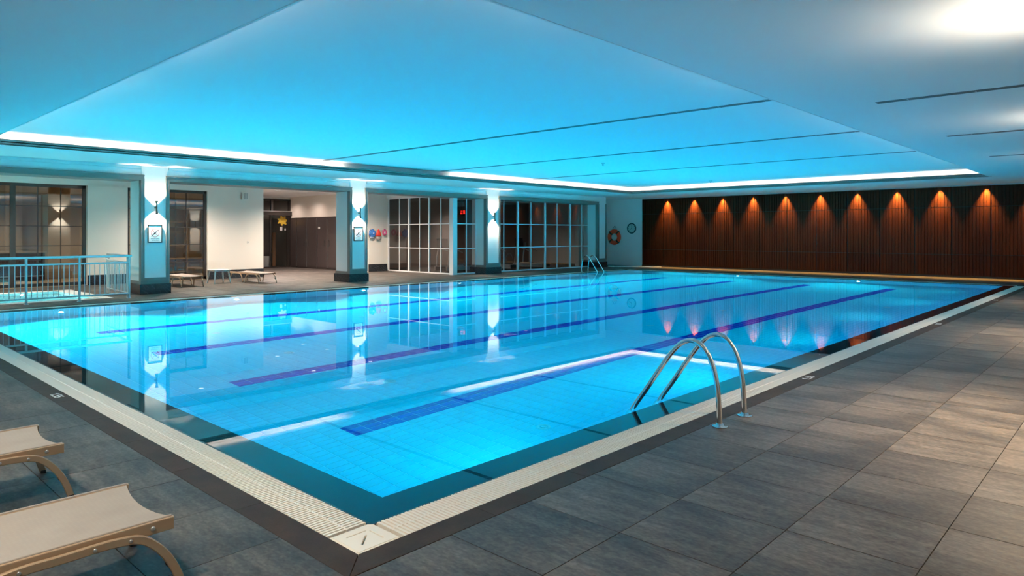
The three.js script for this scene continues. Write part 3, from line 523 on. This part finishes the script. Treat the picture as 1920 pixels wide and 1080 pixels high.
// glass door of the passage
{
  const d = struct('door_1'); d.userData.label = 'automatic glass door in a dark frame at the end of the passage';
  const z = -28.98;
  mesh('door_frame', [span(13.2, 15.6, 3.36, 3.44, z - 0.05, z + 0.05), span(14.55, 14.66, 2.82, 3.4, z - 0.05, z + 0.05), span(13.2, 13.3, 0, 3.4, z - 0.05, z + 0.05), span(15.5, 15.6, 0, 3.4, z - 0.05, z + 0.05), span(13.2, 15.6, 0, 0.05, z - 0.04, z + 0.04), span(14.5, 14.56, 0, 2.65, z - 0.03, z + 0.03), span(15.42, 15.5, 0, 2.65, z - 0.03, z + 0.03)], M.darkFrame, d);
  mesh('door_operator', [span(13.2, 15.62, 2.62, 2.8, z - 0.05, z + 0.16)], M.darkFrame, d); mesh('operator_cover', [span(13.2, 15.62, 2.8, 2.84, z - 0.05, z + 0.18)], M.brushed, d);
  for (const [a, b, y0, y1] of [[13.3, 14.5, 0.05, 2.62], [14.56, 15.42, 0.05, 2.62], [13.3, 14.55, 2.84, 3.36], [14.66, 15.5, 2.84, 3.36]]) mesh('pane', new THREE.PlaneGeometry(b - a, y1 - y0).translate((a + b) / 2, (y0 + y1) / 2, z), M.clearGlass, d, 0);
  // yellow sticker and two paper notices on the glass
  const s = new THREE.Shape(); for (let k = 0; k < 40; k++) { const a = (k / 40) * Math.PI * 2, r = 0.2 + 0.05 * Math.sin(a * 7 + 1) + 0.03 * rnd(); (k ? s.lineTo : s.moveTo).call(s, Math.cos(a) * r * 1.15, Math.sin(a) * r); }
  const y = mesh('sticker', new THREE.ExtrudeGeometry(s, { depth: 0.002, bevelEnabled: false }), std([0.75, 0.46, 0.04], 0.6), d, 0); y.position.set(15.18, 2.36, z + 0.01); y.userData.label = 'yellow flower shaped sticker';
  mesh('notice', [box(0.14, 0.2, 0.003, 15.1, 1.95, z + 0.012), box(0.07, 0.11, 0.003, 15.33, 1.91, z + 0.012)], M.plastic, d, 0);
  const b = thing('waste_bin', 'white round waste bin behind the glass door of the passage', 'bin', [14.6, 0, -29.6]); mesh('body', new THREE.LatheGeometry([[0, 0], [0.19, 0], [0.21, 0.5], [0.215, 0.55], [0.2, 0.55], [0.18, 0.03], [0, 0.03]].map((p) => new THREE.Vector2(...p)), 28), M.plastic, b, 0); mesh('rim', new THREE.TorusGeometry(0.208, 0.012, 8, 28).rotateX(Math.PI / 2).translate(0, 0.55, 0), M.plastic, b, 0);
  const w = thing('timber_post', 'upright brown timber post behind the glass door', 'post', [15.1, 0, -29.7]); mesh('post_body', box(0.16, 1.75, 0.06, 0, 0.875, 0), std([0.3, 0.15, 0.07], 0.6), w); mesh('post_foot', box(0.24, 0.04, 0.2, 0, 0.02, 0), M.darkFrame, w);
  const r = struct('wall_door_lobby'); mesh('wall_face', [span(13, 15.9, 0, HC, -31.6, -31.4), span(12.8, 13.0, 0, HC, -31.4, -29.3), span(15.9, 16.1, 0, HC, -31.4, -29.3), span(12.8, 16.1, HC, HC + 0.2, -31.6, -30)], std([0.3, 0.27, 0.23], 0.7), r);
  mesh('lobby_floor', span(12.8, 16.1, -0.2, -0.005, -31.6, -29.3), M.slate[1], r);
}
// tall dark lockers
{
  const edges = [-28.95, -28.32, -26.41, -24.6, -22.42];
  for (let i = 0; i + 1 < edges.length; i++) {
    const z0 = edges[i], z1 = edges[i + 1], t = thing('tall_locker', ['narrow dark tall locker beside the glass door', 'dark tall double door locker nearest the glass door', 'dark tall double door locker in the middle of the passage', 'dark tall double door locker hidden partly by the middle column'][i], 'locker', [15.6, 0, (z0 + z1) / 2]);
    const l = z1 - z0, two = l > 1;
    mesh('carcass', box(0.13, 2.46, l - 0.012, 0.085, 1.25, 0), M.locker, t);
    mesh('kick_board', box(0.1, 0.06, l - 0.012, 0.09, 0.03, 0), M.darkFrame, t);
    const n = two ? 2 : 1, dw = (l - 0.03) / n;
    for (let k = 0; k < n; k++) {
      const zc = -l / 2 + 0.015 + (k + 0.5) * dw, d = mesh('door', box(0.022, 2.38, dw - 0.02, 0, 1.27, 0), M.locker, t); d.position.set(0.008, 0, zc);
      const e = (k ? -1 : 1) * (dw / 2 - 0.19) * (two ? 1 : 1);
      if (two) mesh('handle', [box(0.02, 0.3, 0.02, -0.05, 1.25, e), box(0.05, 0.02, 0.02, -0.028, 1.39, e), box(0.05, 0.02, 0.02, -0.028, 1.11, e)], M.steel, d, 0);
    }
    mesh('edge_strip', [box(0.02, 2.4, 0.03, -0.004, 1.26, l / 2 - 0.01)].concat(two ? [box(0.02, 2.4, 0.035, -0.004, 1.26, 0)] : []), M.brushed, t);
    if (i === 2) mesh('number_plate', box(0.008, 0.1, 0.16, -0.008, 1.98, -l / 2 + 0.2), M.plastic, t);
  }
}
// wall speaker and socket on the lounge wall
{
  const t = thing('wall_speaker', 'small white wall speaker high on the lounge wall', 'speaker', [9.88, 3.12, ZB]);
  mesh('bracket', box(0.05, 0.05, 0.12, 0.14, -0.02, 0.06), M.plastic, t, 0);
  mesh('cabinet', cyl(0.13, 0.13, 0.27, 6).scale(1, 1, 0.8).translate(0, 0, 0.14), M.plastic, t, 0); mesh('grille', box(0.15, 0.22, 0.012, 0, 0, 0.235), std([0.4, 0.39, 0.37], 0.8), t, 0);
  const s = thing('wall_socket', 'small cream socket plate on the lounge wall', 'socket', [10.08, 1.36, ZB]);
  mesh('plate', box(0.09, 0.09, 0.012, 0, 0, 0.006), M.plastic, s, 0); mesh('insert', cyl(0.028, 0.03, 0.01, 18).rotateX(Math.PI / 2).translate(0, 0, 0.014), std([0.5, 0.46, 0.4], 0.6), s, 0);
}
// children's floats hanging on a cord
{
  const z = ZB + 0.09;
  const cord = thing('hanging_cord', 'thin cord with hooks strung on the wall behind the floats', 'cord', [16.1, 1.86, ZB + 0.02]);
  mesh('cord', tube([[-0.45, 0.02, 0], [-0.1, -0.02, 0.02], [0.2, -0.02, 0.02], [0.49, -0.02, 0]], 0.006, 24, 6), std([0.4, 0.25, 0.25], 0.8), cord, 0); mesh('hook', [new THREE.SphereGeometry(0.014, 10, 8).translate(-0.45, 0.02, 0), new THREE.SphereGeometry(0.014, 10, 8).translate(0.49, -0.02, 0)], M.brushed, cord, 0);
  const b = thing('swim_float', 'blue puffy inflatable flower float hanging beside the middle column', 'float', [15.76, 1.71, z]);
  const petals = []; for (let k = 0; k < 6; k++) { const a = (k / 6) * Math.PI * 2 + 0.3; petals.push(new THREE.SphereGeometry(0.085, 14, 10).scale(1, 1, 0.6).translate(Math.cos(a) * 0.105, Math.sin(a) * 0.115, 0)); }
  mesh('petals', [...petals, new THREE.SphereGeometry(0.1, 14, 10).scale(1, 1, 0.7)], std([0.05, 0.2, 0.55], 0.4), b, 0); mesh('valve', new THREE.SphereGeometry(0.03, 12, 8).translate(0.02, 0.0, 0.08), std([0.6, 0.6, 0.85], 0.4), b, 0);
  mesh('skirt', new THREE.SphereGeometry(0.09, 14, 10).scale(1.3, 0.5, 0.5).translate(-0.02, -0.19, 0), std([0.35, 0.4, 0.5], 0.5), b, 0);
  const r = thing('swim_float', 'red cone shaped inflatable float with grey flap on the wall', 'float', [16.1, 1.68, z]);
  mesh('body', new THREE.LatheGeometry([[0, 0.21], [0.05, 0.19], [0.1, 0.08], [0.14, -0.04], [0.13, -0.1], [0, -0.12]].map((p) => new THREE.Vector2(...p)), 22).scale(1, 1, 0.55), std([0.8, 0.05, 0.03], 0.4), r, 0); mesh('flap', new THREE.SphereGeometry(0.13, 16, 10).scale(0.95, 0.75, 0.4).translate(-0.01, -0.17, 0), std([0.5, 0.42, 0.38], 0.6), r, 0);
  const p = thing('swim_float', 'small pink inflatable ring hanging next to the glass partition', 'float', [16.43, 1.75, z]);
  mesh('ring', new THREE.TorusGeometry(0.085, 0.04, 12, 26).scale(1, 1.15, 1), std([0.72, 0.12, 0.28], 0.4), p, 0); mesh('face', new THREE.SphereGeometry(0.06, 14, 10).scale(1, 1, 0.3), std([0.85, 0.72, 0.72], 0.5), p, 0); mesh('cap', new THREE.SphereGeometry(0.05, 12, 8).scale(1, 0.6, 0.7).translate(0, 0.12, 0.01), std([0.25, 0.03, 0.12], 0.5), p, 0);
}
// life ring and clock on the end wall
{
  const t = thing('life_ring', 'orange life ring with dark bands hanging on the end wall', 'life ring', [X1 - 0.09, 1.52, -18.13]); t.rotation.y = -Math.PI / 2;
  mesh('ring', new THREE.TorusGeometry(0.31, 0.115, 16, 48).scale(1, 1, 0.7), M.orange, t, 0);
  for (let k = 0; k < 4; k++) { const a = Math.PI / 4 + (k * Math.PI) / 2; mesh('band', new THREE.TorusGeometry(0.119, 0.018, 8, 24).rotateX(Math.PI / 2).scale(1, 2.4, 0.72).rotateZ(Math.PI).translate(0.31, 0, 0).rotateZ(a), M.darkFrame, t, 0); }
  mesh('cord', tube([[-0.16, 0.38, 0], [0, 0.6, -0.05], [0.16, 0.38, 0]].map((p) => p), 0.007, 16, 6), M.rubber, t, 0); mesh('hook', new THREE.SphereGeometry(0.02, 10, 8).translate(0, 0.6, -0.06), M.brushed, t, 0);
  const c = thing('wall_clock', 'round pale green wall clock with dark rim beside the wood panels', 'clock', [X1 - 0.004, 1.985, -17.06]); c.rotation.y = -Math.PI / 2;
  mesh('rim', new THREE.TorusGeometry(0.255, 0.03, 10, 40).translate(0, 0, 0.03), std([0.015, 0.05, 0.045], 0.4), c, 0); mesh('dial', cyl(0.25, 0.25, 0.02, 40).rotateX(Math.PI / 2).translate(0, 0, 0.014), std([0.45, 0.6, 0.55], 0.5), c, 0);
  const ticks = []; for (let k = 0; k < 12; k++) ticks.push(box(0.018, 0.05, 0.004, 0, 0.2, 0.027).rotateZ((-k * Math.PI) / 6));
  mesh('hour_marks', ticks, M.black, c, 0);
  mesh('hour_hand', box(0.024, 0.13, 0.004, 0, 0.05, 0.03).rotateZ((-8 * Math.PI) / 6), M.black, c, 0); mesh('minute_hand', box(0.018, 0.19, 0.004, 0, 0.08, 0.035), M.black, c, 0);
}
// pale pole lying along the end wall
{
  const t = thing('telescopic_pole', 'long pale pole lying on the deck below the life ring', 'pole', [27.3, 0.03, -15.9]); t.rotation.y = -1.12;
  mesh('shaft', cyl(0.022, 0.022, 2.6, 10).rotateZ(Math.PI / 2), M.plastic, t, 0); mesh('grip', cyl(0.028, 0.028, 0.3, 10).rotateZ(Math.PI / 2).translate(-1.2, 0, 0), M.grate, t, 0);
}

// ---------------------------------------------------------------- paddling pool and its railing
{
  const p = struct('paddling_pool_basin'), k = KID, c = 0.4, d = 0.45; p.userData.label = 'small shallow paddling pool with white coping behind the railing';
  const white = std([0.72, 0.7, 0.66], 0.5);
  mesh('basin', [span(k.x0 - 0.05, k.x1 + 0.05, -d - 0.1, -d, k.z0 - 0.05, k.z1 + 0.05), span(k.x0 - 0.1, k.x0, -d, -0.02, k.z0 - 0.1, k.z1 + 0.1), span(k.x1, k.x1 + 0.1, -d, -0.02, k.z0 - 0.1, k.z1 + 0.1), span(k.x0, k.x1, -d, -0.02, k.z0 - 0.1, k.z0), span(k.x0, k.x1, -d, -0.02, k.z1, k.z1 + 0.1)], std([0.78, 0.9, 0.9], 0.5), p);
  const cop = (x0, x1, z0, z1) => mesh('coping_tile', span(x0 + 0.002, x1 - 0.002, -0.02, 0.004, z0 + 0.002, z1 - 0.002), white, p);
  for (let x = k.x0 - c; x < k.x1 + c - 0.1; x += 0.74) { const e = Math.min(x + 0.74, k.x1 + c); cop(x, e, k.z1 - 0.01, k.z1 + 0.34); cop(x, e, k.z0 - 0.34, k.z0 + 0.01); }
  for (let z = k.z0; z < k.z1 - 0.1; z += 0.64) { const e = Math.min(z + 0.64, k.z1); cop(k.x1 - 0.01, k.x1 + c - 0.01, z, e); cop(k.x0 - c + 0.01, k.x0 + 0.01, z, e); }
  const w = mesh('paddling_pool_water', span(k.x0 - 0.02, k.x1 + 0.02, -d - 0.02, -0.03, k.z0 - 0.02, k.z1 + 0.02), M.kidsWater, null); w.userData = { kind: 'structure', label: 'pale turquoise water in the small paddling pool' }; scene.add(w);
  for (const x of [0.2, 2.4]) { const t = thing('unseen_paddling_pool_lamp', 'unseen small round lamp under the paddling pool water, ' + (x > 1 ? 'nearer the railing gate' : 'farther from the railing gate'), 'pool light', [x, -0.24, k.z0 + 0.01], 'unseen lamps in the paddling pool'); mesh('lens', cyl(0.07, 0.07, 0.02, 20).rotateX(Math.PI / 2), M.lampPool, t, 0); mesh('ring', new THREE.TorusGeometry(0.075, 0.012, 8, 20), M.brushed, t, 0); spot(t, 0, 0, 0.08, 0, -0.1, 2, POOLC, P.kids, 1.35, 0.6, 1.5); }  // lamps themselves unseen, placed to brighten the small pool water
}
{
  const t = thing('pool_railing', 'blue grey metal railing with upright bars before the paddling pool', 'railing', [0, 0, 0]);
  const z = -16.15, xe = 3.93, xs = -3.4, ze = -18.5, xr = 4.12;
  const rod = (a, b, r) => { const A = new THREE.Vector3(...a), B = new THREE.Vector3(...b), d = B.clone().sub(A), g = cyl(r, r, d.length(), 10); g.applyQuaternion(new THREE.Quaternion().setFromUnitVectors(new THREE.Vector3(0, 1, 0), d.normalize())); return g.translate((a[0] + b[0]) / 2, (a[1] + b[1]) / 2, (a[2] + b[2]) / 2); };
  mesh('handrail', rod([xs, 1.1, z], [xe + 0.06, 1.1, z], 0.03), M.rail, t, 0);
  mesh('middle_rail', rod([xs, 0.93, z], [xe, 0.93, z], 0.022), M.rail, t, 0); mesh('bottom_rail', rod([xs, 0.13, z], [xe, 0.13, z], 0.022), M.rail, t, 0);
  const posts = [-2.7, -1.6, -0.5, 0.6, 1.7, 2.8, xe];
  for (const x of posts) mesh('post', [rod([x, 0, z], [x, 1.09, z], 0.028), cyl(0.05, 0.055, 0.012, 16).translate(x, 0.006, z)], M.rail, t, 0);
  for (let i = 0; i + 1 < posts.length; i++) { const a = posts[i], b = posts[i + 1]; for (let k = 1; k < 10; k++) mesh('baluster', rod([a + ((b - a) * k) / 10, 0.13, z], [a + ((b - a) * k) / 10, 0.93, z], 0.009), M.rail, t, 0); }
  // return panel toward the back wall
  const q = (s, y) => [xe + (xr - xe) * s, y, z + (ze - z) * s];
  mesh('handrail', rod(q(0, 1.1), q(1, 1.1), 0.03), M.rail, t, 0); mesh('middle_rail', rod(q(0, 0.93), q(1, 0.93), 0.022), M.rail, t, 0); mesh('bottom_rail', rod(q(0, 0.13), q(1, 0.13), 0.022), M.rail, t, 0);
  for (const s of [0.06, 1]) mesh('post', [rod(q(s, 0), q(s, 1.09), 0.028)], M.rail, t, 0);
  for (let k = 1; k < 14; k++) mesh('baluster', rod(q(0.06 + (0.94 * k) / 14, 0.13), q(0.06 + (0.94 * k) / 14, 0.93), 0.009), M.rail, t, 0);
  mesh('gate_latch', [new THREE.TorusGeometry(0.045, 0.012, 8, 18).translate(xr, 1.0, ze + 0.03)], M.brushed, t, 0);
}

// ---------------------------------------------------------------- sun loungers and side table
function makeLounger(label) {
  const t = thing('sun_lounger', label, 'sun lounger'), L = 1.95, w = 0.3, h = 0.34;
  for (const s of [-1, 1]) {
    const shp = new THREE.Shape(); shp.moveTo(-L, h - 0.05); shp.lineTo(0, h - 0.05); shp.lineTo(0, h); shp.lineTo(-L, h); shp.closePath();
    mesh('side_rail', new THREE.ExtrudeGeometry(shp, { depth: 0.022, bevelEnabled: true, bevelSize: 0.004, bevelThickness: 0.004, bevelSegments: 2 }).translate(0, 0, s * w - 0.011), M.tan, t, 0);
    mesh('piping', tube([[-L, h + 0.004, s * (w - 0.004)], [-L / 2, h + 0.004, s * (w - 0.004)], [-0.004, h + 0.004, s * (w - 0.004)]], 0.007, 8, 8), M.sling, t, 0);
    for (const x0 of [0, -1.05]) { // bent flat legs, an upturned U under each half
      const pts = []; const zz = s * (w + 0.03);
      const path = [[0.035, 0.0], [-0.0, 0.1], [-0.06, 0.2], [-0.14, 0.272], [-0.24, 0.292], [-0.45, 0.292], [-0.62, 0.29], [-0.72, 0.265], [-0.79, 0.19], [-0.83, 0.1], [-0.86, 0.0]];
      for (const [x, y] of path) pts.push(new THREE.Vector3(x0 + x, y + 0.012, zz));
      const curve = new THREE.CatmullRomCurve3(pts, false, 'centripetal'), prof = new THREE.Shape(); const a = 0.0105, b = 0.019;
      prof.moveTo(-a, -b + 0.004); prof.lineTo(-a + 0.004, -b); prof.lineTo(a - 0.004, -b); prof.lineTo(a, -b + 0.004); prof.lineTo(a, b - 0.004); prof.lineTo(a - 0.004, b); prof.lineTo(-a + 0.004, b); prof.lineTo(-a, b - 0.004); prof.closePath();
      // sweep by hand so that the flat side stays upright
      const N = 48, ring = prof.getPoints(1).slice(0, 8), pos = [], idx = [];
      for (let i = 0; i <= N; i++) { const p = curve.getPointAt(i / N), tg = curve.getTangentAt(i / N), nx = -tg.y, ny = tg.x; for (const q of ring) pos.push(p.x + nx * q.y, p.y + ny * q.y, p.z + q.x); }
      for (let i = 0; i < N; i++) for (let k = 0; k < 8; k++) { const A = i * 8 + k, B = i * 8 + ((k + 1) % 8), C = A + 8, D = B + 8; idx.push(A, B, C, B, D, C); }
      let g = new THREE.BufferGeometry(); g.setAttribute('position', new THREE.Float32BufferAttribute(pos, 3)); g.setIndex(idx); g = g.toNonIndexed(); g.computeVertexNormals(); g.setAttribute('uv', new THREE.BufferAttribute(new Float32Array(g.attributes.position.count * 2), 2));
      const leg = mesh('leg', g, M.tan, t, 0);
      for (const [x, y] of [[-0.19, 0.297], [-0.33, 0.304], [-0.6, 0.302]]) mesh('bolt', new THREE.SphereGeometry(0.0085, 10, 8).scale(1, 1, 0.6).translate(x0 + x, y, s * (w + 0.042)), M.brushed, leg, 0);
      mesh('foot_cap', [box(0.03, 0.02, 0.026, x0 + 0.035, 0.01, zz), box(0.03, 0.02, 0.026, x0 - 0.86, 0.01, zz)], M.rubber, leg, 0);
      mesh('strap', box(0.02, 0.03, 0.03, x0 - 0.02, 0.14, s * (w + 0.012)), M.rubber, leg, 0);
    }
    mesh('bolt', new THREE.SphereGeometry(0.011, 12, 8).scale(1, 1, 0.6).translate(-0.09, h - 0.026, s * (w + 0.016)), M.brushed, t, 0);
  }
  mesh('cross_bar', [cyl(0.012, 0.012, 2 * w, 10).rotateX(Math.PI / 2).translate(-0.2, h - 0.05, 0), cyl(0.012, 0.012, 2 * w, 10).rotateX(Math.PI / 2).translate(-L + 0.1, h - 0.03, 0), cyl(0.012, 0.012, 2 * w, 10).rotateX(Math.PI / 2).translate(-1.1, h - 0.05, 0)], M.tan, t, 0);
  // woven sling: sags across, hollow at its ends
  const nx = 40, nz = 14, top = [], idx = [], uv = [];
  for (let layer = 0; layer < 2; layer++) for (let i = 0; i <= nx; i++) for (let k = 0; k <= nz; k++) {
    const s = (k / nz) * 2 - 1, c = 1 - s * s, x0 = -0.004 - 0.035 * c, x1 = -L + 0.004 + 0.035 * c, x = x1 + (x0 - x1) * (i / nx);
    top.push(x, h + 0.003 - 0.018 * c - layer * 0.004, s * (w + 0.004)); uv.push(x * 1.5, s * w * 1.5);
  }
  const V = (l, i, k) => l * (nx + 1) * (nz + 1) + i * (nz + 1) + k;
  for (let i = 0; i < nx; i++) for (let k = 0; k < nz; k++) { idx.push(V(0, i, k), V(0, i, k + 1), V(0, i + 1, k), V(0, i, k + 1), V(0, i + 1, k + 1), V(0, i + 1, k)); idx.push(V(1, i, k), V(1, i + 1, k), V(1, i, k + 1), V(1, i, k + 1), V(1, i + 1, k), V(1, i + 1, k + 1)); }
  for (const i of [0, nx]) for (let k = 0; k < nz; k++) idx.push(V(0, i, k), V(1, i, k), V(0, i, k + 1), V(0, i, k + 1), V(1, i, k), V(1, i, k + 1));
  const g = new THREE.BufferGeometry(); g.setAttribute('position', new THREE.Float32BufferAttribute(top, 3)); g.setAttribute('uv', new THREE.Float32BufferAttribute(uv, 2)); g.setIndex(idx); g.computeVertexNormals();
  mesh('sling', g, M.sling, t, 0);
  return t;
}
{
  const a = makeLounger('beige sling lounger with tan metal frame, cut by the lower left corner'); a.position.set(-1.07, 0, -0.36); a.userData.group = 'beige sling sun loungers';
  const copy = (x, z, turn, label) => { const c = a.clone(); c.name = numbered('sun_lounger'); c.position.set(x, 0, z); c.rotation.y = turn; c.userData = { ...a.userData, label }; scene.add(c); };
  copy(-1.1, -2.02, 0, 'beige sling lounger with tan frame behind the one in the lower left corner');
  copy(6.62, -18.85, -Math.PI / 2 - 0.06, 'pale sun lounger partly hidden by the left column');
  copy(9.12, -18.85, -Math.PI / 2 + 0.05, 'pale sun lounger before the lounge wall, right of the white side table');
  const t = thing('side_table', 'low white plastic side table between the two far loungers', 'table', [7.93, 0, -19.9]);
  mesh('table_top', [box(0.58, 0.028, 0.58, 0, 0.456, 0), box(0.52, 0.03, 0.52, 0, 0.43, 0)], M.plastic, t);
  for (const [sx, sz] of [[1, 1], [1, -1], [-1, 1], [-1, -1]]) { const g = cyl(0.03, 0.02, 0.45, 8), lean = 0.13; g.translate(0, -0.2, 0).rotateZ(sx * lean).rotateX(-sz * lean).translate(sx * 0.22, 0.427, sz * 0.22); mesh('leg', g, M.plastic, t, 0); }
}

// ---------------------------------------------------------------- rooms seen through the dark glass
{
  const r = struct('wall_back_room'), beige = std([0.42, 0.33, 0.22], 0.7);
  mesh('wall_face', [span(X0, 10.45, 0, HC, -27.2, -27.0), span(X0, 10.4, -0.2, -0.005, -27.0, -22.42)], beige, r);
  for (const x of [0.6, 3.3, 6.4, 9.2]) mesh('pilaster', span(x, x + 0.5, 0, HC, -27.0, -26.85), std([0.55, 0.46, 0.34], 0.7), r);
  for (const [x, w] of [[1.6, 'back room behind the railing'], [7.4, 'back room behind the left column']]) {  // ceiling lamps out of view, set to brighten the room behind the windows
    const t = thing('downlight', 'unseen round downlight lighting the ' + w, 'downlight', [x, HC, -25.2]); mesh('ring', new THREE.TorusGeometry(0.1, 0.014, 8, 24).rotateX(Math.PI / 2).translate(0, -0.005, 0), M.whiteFrame, t, 0); mesh('lens', cyl(0.095, 0.095, 0.008, 20).translate(0, -0.004, 0), M.lampWhite, t, 0);
    spot(t, 0, -0.03, 0, 0, -2, 0, WARM, P.room, 1.2, 0.6, 4);
  }
  const b = thing('bar_counter', 'dark wooden counter with pale top seen through the lounge window', 'counter', [2.6, 0, -26.2]);
  mesh('body', box(3.4, 1.0, 0.5, 0, 0.5, 0), M.wood[0], b); mesh('worktop', box(3.5, 0.05, 0.6, 0, 1.025, 0), std([0.5, 0.42, 0.32], 0.4), b); mesh('foot_rail', cyl(0.02, 0.02, 3.3, 8).rotateZ(Math.PI / 2).translate(0, 0.18, 0.32), M.brushed, b, 0);
  const c = thing('shelf_unit', 'tall shelf unit with boards seen through the second lounge window', 'shelf', [8.9, 0, -26.6]);
  mesh('side_panel', box(0.04, 2.2, 0.35, -0.6, 1.1, 0), beige, c); mesh('side_panel', box(0.04, 2.2, 0.35, 0.6, 1.1, 0), beige, c); for (const y of [0.1, 0.65, 1.2, 1.75, 2.18]) mesh('shelf_board', box(1.16, 0.04, 0.34, 0, y, 0), beige, c);
}
{
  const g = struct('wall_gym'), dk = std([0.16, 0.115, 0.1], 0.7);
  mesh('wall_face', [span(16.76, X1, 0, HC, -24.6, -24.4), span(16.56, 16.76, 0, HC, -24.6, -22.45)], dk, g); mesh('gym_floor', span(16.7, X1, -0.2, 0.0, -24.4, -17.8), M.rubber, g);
  for (const [lx, lw] of [[18.6, 'behind the glass partition'], [22.2, 'behind the middle of the long window'], [25.4, 'behind the end of the long window']]) { const lamp = thing('downlight', 'unseen dim round downlight in the dark gym ' + lw, 'downlight', [lx, HC, -21.6]); mesh('ring', new THREE.TorusGeometry(0.1, 0.014, 8, 24).rotateX(Math.PI / 2).translate(0, -0.005, 0), M.whiteFrame, lamp, 0); mesh('lens', cyl(0.095, 0.095, 0.008, 20).translate(0, -0.004, 0), M.lampWhite, lamp, 0);  // gym lamps out of view, placed so the panes are not black
  spot(lamp, 0, -0.03, 0, 0, -2, 0, WARM, P.gym * (lx < 20 ? 1 : 0.45), 1.2, 0.6, 4); }
  const mill = (x, z, turn, label) => {
    const t = thing('treadmill', label, 'treadmill', [x, 0, z]); t.rotation.y = turn; const grey = std([0.35, 0.35, 0.36], 0.4);
    mesh('running_deck', box(0.75, 0.16, 1.7, 0, 0.14, 0), M.rubber, t); mesh('side_rail', [box(0.09, 0.18, 1.7, -0.38, 0.15, 0), box(0.09, 0.18, 1.7, 0.38, 0.15, 0)], grey, t);
    for (const s of [-1, 1]) { mesh('upright', tube([[s * 0.4, 0.2, -0.75], [s * 0.4, 0.8, -0.68], [s * 0.38, 1.25, -0.58]], 0.035, 14, 8), grey, t, 0); mesh('handrail', tube([[s * 0.38, 1.0, -0.62], [s * 0.4, 0.98, -0.3], [s * 0.4, 0.85, 0.1]], 0.022, 12, 8), grey, t, 0); }
    mesh('console', box(0.7, 0.4, 0.06, 0, 1.35, -0.58).rotateX(-0.12), M.rubber, t, 0);
  };
  mill(18.6, -19.8, Math.PI / 2, 'grey treadmill behind the gridded glass partition');
  mill(21.3, -19.6, 0.2, 'grey treadmill behind the long window, left of its middle');
  mill(23.6, -19.6, 0.2, 'grey treadmill behind the long window near the life ring end');
  const s = thing('exit_light', 'small red glowing sign behind the narrow window', 'sign', [18.2, 2.62, -18.9]); const red = new THREE.MeshStandardMaterial({ color: 0x330000, emissive: new THREE.Color(1, 0.03, 0.02), emissiveIntensity: 1.6 });
  mesh('housing', box(0.34, 0.24, 0.05), M.rubber, s); mesh('glow_panel', [box(0.1, 0.16, 0.012, 0.1, 0.02, 0.03), box(0.12, 0.07, 0.012, -0.06, -0.04, 0.03), box(0.1, 0.04, 0.012, -0.05, 0.06, 0.03)], red, s);
  mesh('hanger', cyl(0.008, 0.008, 0.82, 8).translate(0, 0.52, 0), M.rubber, s, 0);
}

renderer.render(scene, camera);
